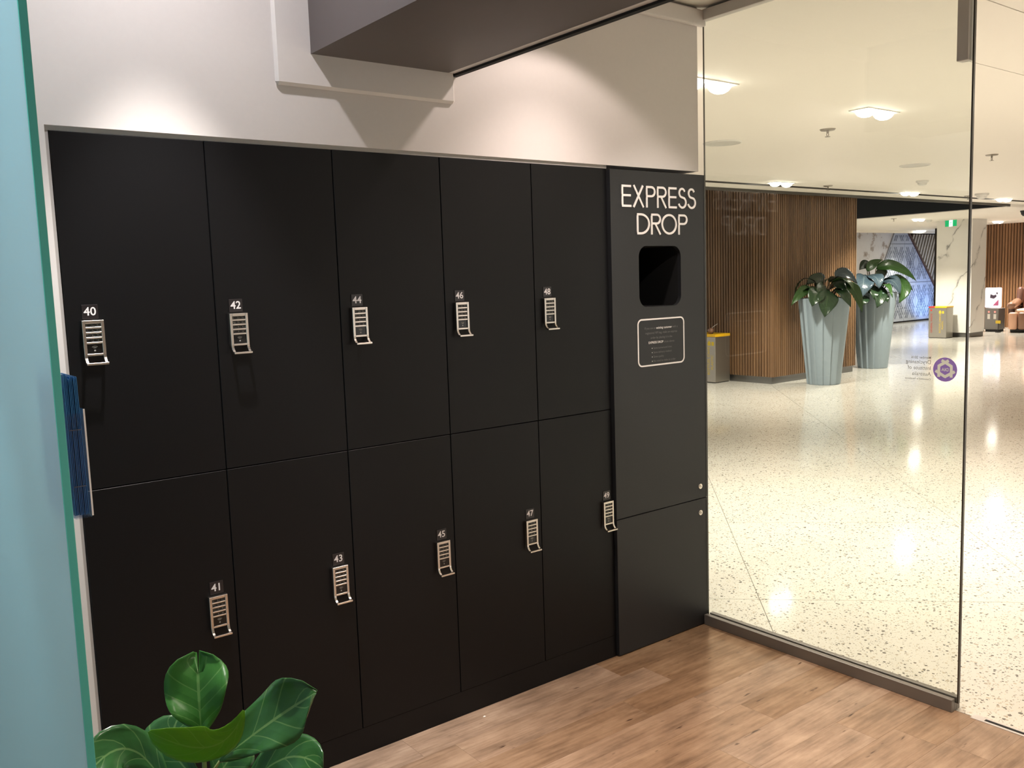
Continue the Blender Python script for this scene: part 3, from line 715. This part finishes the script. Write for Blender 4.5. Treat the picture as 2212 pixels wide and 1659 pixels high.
# ------------------------------------------------------------------ feature wall with tree mural and perforated screen
WY = 11.2
fw = empty('wall_mall_back', (0, WY, 0)); tag(fw, 'feature wall with tree mural and blue-lit perforated screen', 'wall', kind='structure')
MB().box(16.5, 30, .05, .15, 0, 2.6).build('backing', M['slat_back'], fw)
LL = lambda z: 22.45+z*.627     # left slanted edge of the screen
RR = lambda z: 27.38-z*.995     # right slanted edge
MB().prism([(16.5, 0, 0), (LL(0), 0, 0), (LL(2.6), 0, 2.6), (16.5, 0, 2.6)], (0, .05, 0)).build('tree_mural', M['mural'], fw)
PWd, PHt = .66, 1.12
ix = 0
for i in range(9):
    for j in range(3):
        x0 = 22.0+i*PWd; z0 = .04+j*PHt
        q = [(x0, z0), (x0+PWd-.012, z0), (x0+PWd-.012, min(2.58, z0+PHt-.012)), (x0, min(2.58, z0+PHt-.012))]
        q = clip(q, lambda p: p[0]-LL(p[1])-.01); q = clip(q, lambda p: RR(p[1])-.03-p[0]) if len(q) > 2 else q
        if len(q) < 3: continue
        o = MB().prism([(a, -.03, b_) for a, b_ in q], (0, .04, 0)).build('panel', M['panel_white'], fw)
        pf = MB(); cxp = x0+PWd/2
        rows = int((PHt-.16)/.034)
        for r_ in range(rows):
            z = z0+.08+r_*.034
            if z > 2.5: break
            vz = (z-(z0+PHt/2)+.012)/(PHt/2-.08)
            xs_ = []; steps = 44
            for k in range(steps):
                hx = (k+.5)/steps*2-1
                d_ = abs(abs(vz)-abs(hx)*1.0); e_ = abs(abs(vz)-.55-(abs(hx)-.1)*.6)
                on = (.10 < d_ < .26) or (.42 < d_ < .56) or (abs(hx) > .9) or (abs(hx) < .12 and abs(vz) < .3)
                xs_.append(on and abs(hx) < .97)
            k = 0
            while k < steps:
                if xs_[k]:
                    e2 = k
                    while e2 < steps and xs_[e2]: e2 += 1
                    xa, xb = x0+.03+(PWd-.07)*k/steps, x0+.03+(PWd-.07)*e2/steps
                    xa = max(xa, LL(z)+.05); xb = min(xb, RR(z)-.07)
                    if xb-xa > .02: pf.box(xa, xb, -.033, -.029, z, z+.021)
                    k = e2
                else: k += 1
        if pf.v:
            po = pf.build('perforations', M['perf'], o); po['kind'] = 'stuff'
MB().prism([(RR(0)-.02, -.06, 0), (RR(0)+.07, -.06, 0), (RR(2.58)+.07, -.06, 2.58), (RR(2.58)-.02, -.06, 2.58)], (0, .08, 0)).build('rust_edge', M['rust'], fw)
bt = MB()
for i in range(32):
    xa = 24.0+i*.16; q = [(xa, 0), (xa+.07, 0), (xa+.07+1.15, 2.55), (xa+1.15, 2.55)]
    q = clip(q, lambda p: p[0]-RR(p[1])-.08); q = clip(q, lambda p: 29-p[0]) if len(q) > 2 else q
    if len(q) > 2: bt.prism([(a, -.02, b_) for a, b_ in q], (0, .05, 0))
bo = bt.build('diagonal_battens', M['beige_slat'], fw); bo['kind'] = 'stuff'
MB().box(16.5, 30, -.75, -.70, 2.53, 2.62).build('pelmet', M['ceil_mall'], fw)
MB().box(16.5, 30, -.70, .05, 2.595, 2.605).build('pelmet_soffit', M['rust'], fw)

# ------------------------------------------------------------------ mall lamps and ceiling fittings
def twin(x, yy, z, label, power, color=(1, .925, .81), aim=112):
    t = empty('twin_downlight', (x, yy, z)); tag(t, label, 'downlight', 'twin downlights in the mall ceiling')
    f = MB(); f.box(-.20, .20, -.075, -.062, -.006, 0); f.box(-.20, .20, .062, .075, -.006, 0); f.box(-.20, -.187, -.062, .062, -.006, 0); f.box(.187, .20, -.062, .062, -.006, 0)
    f.build('frame', M['white_plastic'], t)
    for s in (-.115, .115):
        l = MB().lathe([(.001, -.05), (.03, -.046), (.052, -.034), (.066, -.016), (.07, 0)], 20).build('lamp', M['lamp_on'], t, True, loc=(s, 0, 0))
    lamp('lamp_light', (0, 0, -.075), (0, 0, -1), power, color, aim, .75, .09, t)
MP = 500
TW = [(3.60, .85, CZ, 'twin downlight glaring beside the white wall end, nearest to the glass', MP*.62),
      (5.39, .87, CZ, 'second nearest twin downlight, right of the large glare', MP*.66),
      (8.91, 4.15, CZ, 'twin downlight by the shadow gap above the slatted wall', MP),
      (12.11, 4.25, CZ, 'twin downlight by the shadow gap left of the glass edge', MP),
      (15.13, 4.27, CZ, 'twin downlight by the shadow gap right of the glass edge', MP),
      (18.2, 7.35, CZ2, 'twin downlight on the far ceiling left of the exit sign', MP*1.3),
      (21.8, 7.32, CZ2, 'twin downlight on the far ceiling above the massage chair', MP*1.4),
      (24.0, 10.35, CZ2, 'smallest twin downlight in front of the tree mural', MP*.55),
      (5.4, -2.7, CZ, 'twin downlight outside the shop entrance, out of view', MP),
      (8.9, -2.7, CZ, 'twin downlight further along the mall, out of view', MP),
      (12.4, -2.2, CZ, 'twin downlight beyond the entrance, out of view', MP)]
for a in TW: twin(*a)
def disc(x, yy, z, r, name, label, cat, group):
    t = empty(name, (x, yy, z)); tag(t, label, cat, group)
    MB().lathe([(0, -.006), (r*.93, -.006)], 40).build('grille', M['grille'], t)
    MB().lathe([(r*.93, -.004), (r*.94, -.011), (r, -.010), (r+.005, 0)], 40).build('rim', M['white_plastic'], t, True)
disc(5.54, 2.31, CZ, .155, 'ceiling_speaker', 'round ceiling speaker next to the white wall end', 'speaker', 'round ceiling speakers')
disc(8.83, 2.42, CZ, .15, 'ceiling_speaker', 'round ceiling speaker near the glass edge', 'speaker', 'round ceiling speakers')
def sprinkler(x, yy, z, label):
    t = empty('sprinkler', (x, yy, z)); tag(t, label, 'sprinkler', 'ceiling sprinklers')
    MB().lathe([(0, -.012), (.052, -.010), (.060, 0)], 24).build('escutcheon', M['metal_small'], t, True)
    b_ = MB().cyl((0, 0, -.012), (0, 0, -.03), .009, n=10)
    for s in (-1, 1): b_.tube([(s*.006, 0, -.028), (s*.014, 0, -.042), (s*.004, 0, -.056)], .003, 6)
    b_.build('sprinkler_body', M['metal_small'], t)
    MB().cyl((0, 0, -.056), (0, 0, -.059), .02, n=14).build('deflector', M['metal_small'], t)
sprinkler(5.77, 1.48, CZ, 'sprinkler head between the speaker and the second downlight')
sprinkler(8.78, 1.61, CZ, 'sprinkler head right of the glass edge')
sprinkler(9.86, 4.12, CZ, 'sprinkler head just above the shadow gap')
sprinkler(13.75, 4.20, CZ, 'sprinkler head by the shadow gap near the glass edge')
sprinkler(17.3, 7.40, CZ2, 'small far sprinkler head above the tree mural')
def smoke(x, yy, z, label, s=1):
    t = empty('smoke_detector', (x, yy, z)); tag(t, label, 'smoke detector', 'white ceiling detectors')
    MB().lathe([(.075*s, 0), (.075*s, -.02*s), (.055*s, -.028*s)], 24).build('base', M['white_plastic'], t, True)
    MB().lathe([(.055*s, -.028*s), (.050*s, -.05*s), (.03*s, -.06*s), (0, -.06*s)], 24).build('sensor_head', M['white_plastic'], t, True)
smoke(10.58, 3.26, CZ, 'white smoke detector above the twin downlight left of the glass edge')
smoke(13.55, 3.90, CZ, 'white cone detector right of the glass edge', 1.3)
smoke(18.85, 7.46, CZ2, 'small white detector left of the exit sign', .9)
cc = empty('dome_camera', (18.1, 5.17, CZ2)); tag(cc, 'dark dome security camera at the right picture edge', 'camera')
MB().lathe([(.09, 0), (.09, -.03), (.08, -.035)], 24).build('mount', M['black'], cc, True)
MB().lathe([(.08, -.035), (.074, -.07), (.045, -.105), (0, -.115)], 24).build('dome', M['black'], cc, True)

# exit sign
ex = empty('exit_sign', (19.28, 7.18, 2.44)); tag(ex, 'green illuminated exit sign with a white running figure', 'exit sign'); ex.rotation_euler = (0, 0, math.radians(-20))
MB().box(-.012, .012, -.17, .17, 0, .145).build('sign_body', M['white_plastic'], ex)
for a, b_ in ((-.165, -.052), (.052, .165)): MB().box(-.014, -.012, a, b_, .005, .14).build('green_panel', M['exit_green'], ex)
MB().box(-.014, -.012, -.052, .052, .005, .14).build('white_panel', M['exit_white'], ex)
mn = MB(); to = lambda a, z: (-.0155, -a, z)
for pts in ([(.005, .095), (-.005, .06)], [(-.005, .06), (-.028, .05), (-.034, .03)], [(-.005, .06), (.018, .04), (.010, .02)], [(.003, .092), (.024, .082), (.03, .068)], [(.003, .092), (-.022, .092), (-.03, .078)]):
    ribbon(mn, pts, .010, to, (.001, 0, 0), lift=.0002*len(mn.f)/24)
mn.prism([to(.012+.010*math.cos(i*.63), .112+.010*math.sin(i*.63)) for i in range(10)], (.001, 0, 0))
mn.build('running_figure', M['exit_green'], ex)
MB().box(-.004, .004, -.01, .01, .145, .16).build('hanger', M['white_plastic'], ex)

# ------------------------------------------------------------------ planters
P1 = [(((10.440, 4.466, 1.307), (10.239, 4.371, 1.160), (10.158, 4.353, 0.954)), 0.230, 0), (((10.392, 4.567, 1.310), (10.143, 4.482, 1.240), (10.056, 4.477, 1.097)), 0.197, 0), (((10.425, 4.738, 1.350), (10.227, 4.754, 1.285), (10.051, 4.801, 1.110)), 0.118, 1), (((10.669, 4.689, 1.434), (10.566, 4.772, 1.459), (10.415, 4.814, 1.385)), 0.135, 0), (((10.662, 4.697, 1.448), (10.678, 4.756, 1.508), (10.682, 4.823, 1.550)), 0.072, 2), (((10.739, 4.579, 1.489), (10.862, 4.489, 1.517), (10.934, 4.350, 1.375)), 0.155, 2), (((10.795, 4.460, 1.400), (10.810, 4.302, 1.267), (10.809, 4.199, 0.987)), 0.135, 1), (((10.558, 4.440, 1.316), (10.461, 4.250, 1.240), (10.485, 4.168, 1.067)), 0.125, 0), (((10.627, 4.529, 1.419), (10.604, 4.412, 1.366), (10.564, 4.293, 1.211)), 0.132, 0), (((10.893, 4.506, 1.359), (10.964, 4.447, 1.329), (10.986, 4.343, 1.169)), 0.115, 0), (((10.529, 4.598, 1.371), (10.351, 4.540, 1.349), (10.213, 4.507, 1.264)), 0.118, 0)]
P2 = [(((12.781, 5.299, 1.536), (12.864, 5.252, 1.653), (13.033, 5.193, 1.712)), 0.120, 1), (((12.892, 5.218, 1.569), (13.039, 4.982, 1.604), (13.291, 4.752, 1.354)), 0.159, 1), (((13.178, 5.106, 1.440), (13.305, 4.999, 1.374), (13.430, 4.877, 1.194)), 0.113, 1), (((13.128, 5.013, 1.408), (13.017, 4.823, 1.259), (12.893, 4.821, 1.029)), 0.197, 1), (((12.554, 5.212, 1.486), (12.344, 5.101, 1.357), (12.272, 5.064, 1.154)), 0.249, 2), (((12.647, 5.203, 1.477), (12.561, 5.008, 1.429), (12.524, 4.949, 1.268)), 0.189, 2), (((12.868, 5.081, 1.372), (12.861, 4.895, 1.368), (12.867, 4.798, 1.172)), 0.181, 2), (((12.797, 5.063, 1.314), (12.552, 4.935, 1.143), (12.451, 4.938, 0.974)), 0.159, 0), (((12.739, 5.174, 1.332), (12.502, 5.010, 1.219), (12.475, 4.987, 1.090)), 0.129, 0), (((12.853, 5.070, 1.222), (12.635, 4.897, 1.139), (12.638, 4.855, 1.044)), 0.091, 0), (((12.648, 5.224, 1.186), (12.350, 5.086, 1.107), (12.296, 5.087, 1.007)), 0.129, 0), (((12.894, 5.351, 1.626), (12.848, 5.390, 1.643), (12.777, 5.432, 1.563)), 0.136, 0), (((13.078, 5.131, 1.518), (13.006, 5.186, 1.521), (12.873, 5.223, 1.502)), 0.136, 0)]
def flute(an, z):
    k = 15; ph = (an/(2*math.pi)*k) % 1
    return 1 - .10*(1-ph)*(1 if ph > .06 else ph/.06)
def planter(org, rz, leaves, label):
    t = empty('planter', org); tag(t, label, 'potted plant', 'pale fluted planters in the mall')
    n = 180
    pm = MB().lathe([(0, 0), (.222, 0), (.228, .012), (.352, 1.19), (.35, 1.2), (.325, 1.2), (.318, 1.10), (0, 1.10)], n, fn=lambda a, z: flute(a+rz, z) if z < 1.195 else flute(a+rz, z))
    pm.build('pot', M['planter'], t)
    MB().lathe([(0, 1.105), (.31, 1.105)], 24).build('soil', M['soil'], t)
    o = Vector(org); s = MB()
    for k, ((b_, m_, t_), wd, mk) in enumerate(leaves):
        nr = (-.55, -.70, .45) if mk != 2 else (-.45, -.62, .65)
        leaf('leaf', b_, m_, t_, wd*1.22, nr, M[('philo', 'philo_light', 'philo_blue')[mk]], t, org, philop, .18, .04, 12, 0, 4, k)
        bb = Vector(b_)-o; c0 = Vector((bb.x*.2, bb.y*.2, 1.10)); s.tube([c0, (c0+bb)*.5+Vector((0, 0, .06)), bb], [.012, .010, .007], 6)
    rr = random.Random(int(org[0]*10))
    for k in range(11):
        a = rr.uniform(0, 6.28); L_ = rr.uniform(.22, .42); z = rr.uniform(1.22, 1.42); d_ = Vector((math.cos(a), math.sin(a), 0))
        b_ = o+d_*.10+Vector((0, 0, z)); m_ = b_+d_*L_*.6+Vector((0, 0, .06)); t_ = b_+d_*L_+Vector((0, 0, -rr.uniform(.05, .2)))
        if t_.y > 5.06 and t_.x < 12.3: continue
        leaf('leaf', b_, m_, t_, rr.uniform(.13, .19), (d_.x*.2, d_.y*.2, 1), M[('philo', 'philo', 'philo_light')[k % 3]], t, org, philop, .15, .04, 10, 0, 3, k)
        s.tube([(0, 0, 1.1), (b_-o)*.5+Vector((0, 0, .58)), b_-o], [.010, .009, .006], 6)
    s.build('stem', M['bark'], t, True)
planter((10.55, 4.62, 0), .5, P1, 'pale fluted planter with dark drooping leaves before the slatted wall')
planter((12.84, 5.22, 0), 1.3, P2, 'pale fluted planter with bluish leaves behind the nearer planter')

# ------------------------------------------------------------------ recycling bins
def bottle_icon(mb, to, mi=0):
    for q in ([(0, 0), (.055, 0), (.055, .06), (.035, .085), (.035, .10), (.02, .10), (.02, .085), (0, .06)], [(.07, .0), (.115, 0), (.115, .075), (.07, .075)]):
        mb.prism([to(*p) for p in q], (.0008, 0, 0), mi)
b1 = empty('recycling_bin', (9.706, 5.835, 0)); tag(b1, 'stainless recycling bin with one yellow lid against the slatted wall', 'bin')
MB().box(0, .325, 0, .46, .012, .672).build('body', M['steel'], b1, bevel=.004)
MB().box(.01, .315, .01, .45, 0, .012).build('foot', M['black'], b1)
ld = MB(); ld.box(-.004, .329, -.004, .05, .672, .712); ld.box(-.004, .329, .41, .464, .672, .712); ld.box(-.004, .05, .05, .41, .672, .712); ld.box(.279, .329, .05, .41, .672, .712)
ld.build('lid', M['yellow'], b1, bevel=.003); MB().box(.05, .279, .05, .41, .66, .674).build('opening', M['black'], b1)
tx = MB()
text_mb(tx, 'BOTTLES, CANS &', .058, lambda x, y: (-.0012, .105+y, .115+x), bold=.008)
text_mb(tx, 'PLASTIC', .058, lambda x, y: (-.0012, .040+y, .195+x), bold=.008)
bottle_icon(tx, lambda a, b_: (-.0014, .14-a, .545+b_*.75))
tx.build('bin_lettering', M['yellow_print'], b1)
# litter left on top of the bin
lt = empty('crumpled_cup', (9.78, 5.975, .712)); tag(lt, 'crumpled drink cup with a straw on the yellow bin lid', 'cup')
MB().lathe([(0, 0), (.03, .0), (.045, .05), (.04, .07), (.02, .085), (0, .088)], 14, fn=lambda a, z: 1+.12*math.sin(3*a+z*40)).build('cup', M['mid_brown'], lt, True)
MB().tube([(0, 0, .07), (.03, -.03, .11), (.06, -.075, .145)], .004, 6).build('straw', M['vinyl_white'], lt)
b2 = empty('recycling_bin', (19.17, 7.19, 0)); tag(b2, 'stainless bin with red and yellow lids beside the marble column', 'bin')
MB().box(0, .30, 0, .40, .012, .672).build('body', M['steel'], b2, bevel=.004); MB().box(.01, .29, .01, .39, 0, .012).build('foot', M['black'], b2)
MB().box(-.004, .304, .265, .404, .672, .702).build('lid', M['red'], b2); MB().box(-.004, .304, -.004, .263, .672, .702).build('lid', M['yellow'], b2)
tx = MB(); text_mb(tx, 'BOTTLES, CANS &', .052, lambda x, y: (-.0012, .125+y, .115+x), bold=.008); text_mb(tx, 'PLASTIC', .052, lambda x, y: (-.0012, .068+y, .195+x), bold=.008)
bottle_icon(tx, lambda a, b_: (-.0014, .17-a, .545+b_*.75)); tx.build('bin_lettering', M['yellow_print'], b2)
tx = MB(); text_mb(tx, 'GENERAL WASTE', .055, lambda x, y: (-.0012, .315+y, .115+x), bold=.008); tx.box(-.0014, 0, .325, .36, .60, .64); tx.build('bin_lettering', M['red'], b2)

# ------------------------------------------------------------------ kiosk and massage chair
kk = empty('payment_kiosk', (21.6, 7.32, 0)); tag(kk, 'grey kiosk with a glowing poster lightbox beside the massage chair', 'kiosk')
MB().box(0, .35, -.16, .16, .05, .55).build('body', M['kiosk'], kk, bevel=.008)
MB().box(.02, .33, -.14, .14, 0, .05).build('base', M['black'], kk)
for s in (-.08, .06):
    MB().box(-.006, 0, s-.03, s+.03, .30, .42).build('coin_slot', M['white_plastic'], kk)
    MB().cyl((0, s, .47), (-.008, s, .47), .02, n=12).build('led', M['led_red'], kk)
lb = MB().box(.02, .10, -.185, .17, .57, 1.04).build('lightbox', M['lightbox'], kk, bevel=.02, seg=3)
MB().box(.012, .02, -.15, .135, .615, 1.0).build('poster', M['poster'], lb)
ink = MB(); ink.prism([(.0115, a, b_) for a, b_ in ((.05, .80), (-.04, .78), (-.10, .83), (-.09, .88), (-.03, .86), (.04, .89))], (.0004, 0, 0))
ink.prism([(.0115, a, b_) for a, b_ in ((-.09, .90), (-.12, .88), (-.13, .92), (-.10, .94))], (.0004, 0, 0)); ink.build('poster_picture', M['poster_ink'], lb)
MB().prism([(.0116, a, b_) for a, b_ in ((-.02, .62), (-.148, .62), (-.148, .76), (-.09, .70))], (.0004, 0, 0)).build('poster_swoosh', M['poster_pink'], lb)

mcx = empty('massage_chair', (21.42, 6.46, 0), math.radians(10)); tag(mcx, 'brown and cream leather massage chair at the right picture edge', 'massage chair')
def rb(name, x0, x1, y0, y1, z0, z1, m, bevel=.05, par=mcx, rot=None):
    cx, cy_, cz = (x0+x1)/2, (y0+y1)/2, (z0+z1)/2
    o = MB().box(x0-cx, x1-cx, y0-cy_, y1-cy_, z0-cz, z1-cz).build(name, m, par, True, bevel=min(bevel, .48*min(x1-x0, y1-y0, z1-z0)), seg=4, loc=(cx, cy_, cz))
    if rot: o.rotation_euler = rot
    return o
rb('base', .08, 1.2, -.36, .36, 0, .12, M['black'], .03)
for k in range(4): rb('leg_pad', 0, .22, -.40+k*.2, -.40+k*.2+.185, .07, .47, M['mid_brown'] if k % 3 else M['tan'], .05)
rb('leg_rest', .12, .4, -.39, .39, .08, .42, M['brown_leather'], .05)
rb('seat', .15, .85, -.29, .29, .42, .54, M['cream'], .055)
rb('side_shell', .2, 1.15, .30, .44, .1, .60, M['brown_leather'], .06); rb('side_shell', .2, 1.15, -.44, -.30, .1, .60, M['brown_leather'], .06)
rb('armrest', .10, .80, .27, .45, .57, .74, M['mid_brown'], .08, rot=(0, math.radians(-8), 0)); rb('armrest', .10, .80, -.45, -.27, .57, .74, M['mid_brown'], .08, rot=(0, math.radians(-8), 0))
rb('backrest', .82, 1.05, -.27, .27, .45, 1.12, M['tan'], .09, rot=(0, math.radians(16), 0))
rb('shoulder_shell', .72, 1.08, .24, .40, .62, 1.02, M['brown_leather'], .08, rot=(0, math.radians(16), 0)); rb('shoulder_shell', .72, 1.08, -.40, -.24, .62, 1.02, M['brown_leather'], .08, rot=(0, math.radians(16), 0))
rb('head_pillow', .80, .98, -.20, .20, .92, 1.19, M['cream'], .08, rot=(0, math.radians(16), 0))
rb('back_shell', .98, 1.25, -.33, .33, .3, 1.15, M['brown_leather'], .1, rot=(0, math.radians(14), 0))
SB = empty('price_sign', (21.34, 7.05, 0)); tag(SB, 'small tan sign on a stand between kiosk and massage chair', 'sign')
MB().box(0, .01, -.055, .055, .21, .28).build('sign_face', M['yellow_print'], SB); MB().tube([(.012, 0, 0), (.012, 0, .24)], .008, 8).build('post', M['black'], SB); MB().cyl((.012, 0, 0), (.012, 0, .012), .06, n=16).build('foot', M['black'], SB)

# ------------------------------------------------------------------ vinyl decal on the glass (readable from the mall, mirrored from here)
dk = empty('window_decal', (GX+.0055, -1.07, 1.213)); tag(dk, 'purple round DIA membership decal with grey text on the glass', 'decal')
seg = []
for k in range(3):
    a0 = math.radians(120*k)
    rot = lambda x, y, A=a0: (x*math.cos(A)-y*math.sin(A), x*math.sin(A)+y*math.cos(A))
    q = [rot(-.0215, -.0265), rot(-.0215, .0124), rot(.0125, .0320)]
    seg += [(q[0], q[1], 0), (q[1], q[2], 1)]
ini = text_mb(MB(), 'DIA', .0150, lambda x, y: (x, y-.0052, 0), align='CENTER', bold=.02)
tris = []
for f_ in ini.f:
    for k in range(1, len(f_)-1): tris.append([ini.v[f_[n_]][:2] for n_ in (0, k, k+1)])
def in_tri(p, t):
    d = [(t[(k+1) % 3][0]-t[k][0])*(p[1]-t[k][1])-(t[(k+1) % 3][1]-t[k][1])*(p[0]-t[k][0]) for k in range(3)]
    return all(x >= 0 for x in d) or all(x <= 0 for x in d)
def emblem(p):
    for (a, b_, over) in seg:
        dx, dy = b_[0]-a[0], b_[1]-a[1]; l = math.hypot(dx, dy)
        u = ((p[0]-a[0])*dx+(p[1]-a[1])*dy)/l; v = abs((p[0]-a[0])*dy-(p[1]-a[1])*dx)/l
        if -.003*over <= u <= l and v < .0050: return 1
    if abs(p[0]) < .017 and abs(p[1]) < .009 and any(in_tri(p, t) for t in tris): return 1
    return 0
NG = 120; RD = .0420; dm = MB(); vid = {}
def gv(a, b_):
    if (a, b_) not in vid:
        x, z = (a/NG*2-1), (b_/NG*2-1); r_ = math.hypot(x, z); vid[(a, b_)] = len(dm.v)
        if r_ > 1: x, z = x/r_, z/r_
        dm.v.append((0, x*RD, z*RD))
    return vid[(a, b_)]
for a in range(NG):
    for b_ in range(NG):
        p = (((a+.5)/NG*2-1), ((b_+.5)/NG*2-1))
        if math.hypot(*p) > 1.0: continue
        dm.f.append((gv(a, b_), gv(a+1, b_), gv(a+1, b_+1), gv(a, b_+1))); dm.m.append(emblem((p[0]*RD, p[1]*RD)))
dm.build('emblem_disc', [M['purple'], M['vinyl_white']], dk)
tx = MB()
for s, z, size, bold in (('Member 2016', 1.2475, .0128, .006), ('Drycleaning', 1.2295, .0192, 0), ('Institute of', 1.2085, .0192, 0), ('Australia', 1.1875, .0192, 0), ('Committed in Excellence', 1.1725, .0092, .004)):
    text_mb(tx, s, size, lambda x, y, Z=z: (0, .0495+x, Z-1.213+y), bold=bold)
tx.build('decal_text', M['vinyl_grey'], dk)

# ------------------------------------------------------------------ blue uplight washing the perforated screen
bu = empty('blue_uplight', (25.6, 10.35, 0)); tag(bu, 'floor uplight washing the perforated screen blue', 'uplight')
MB().cyl((0, 0, 0), (0, 0, .08), .06, n=16).build('housing', M['black'], bu)
lamp('lamp_light', (0, 0, .1), (.2, .75, 1.2), 120, (.25, .45, 1), 140, .8, .05, bu)
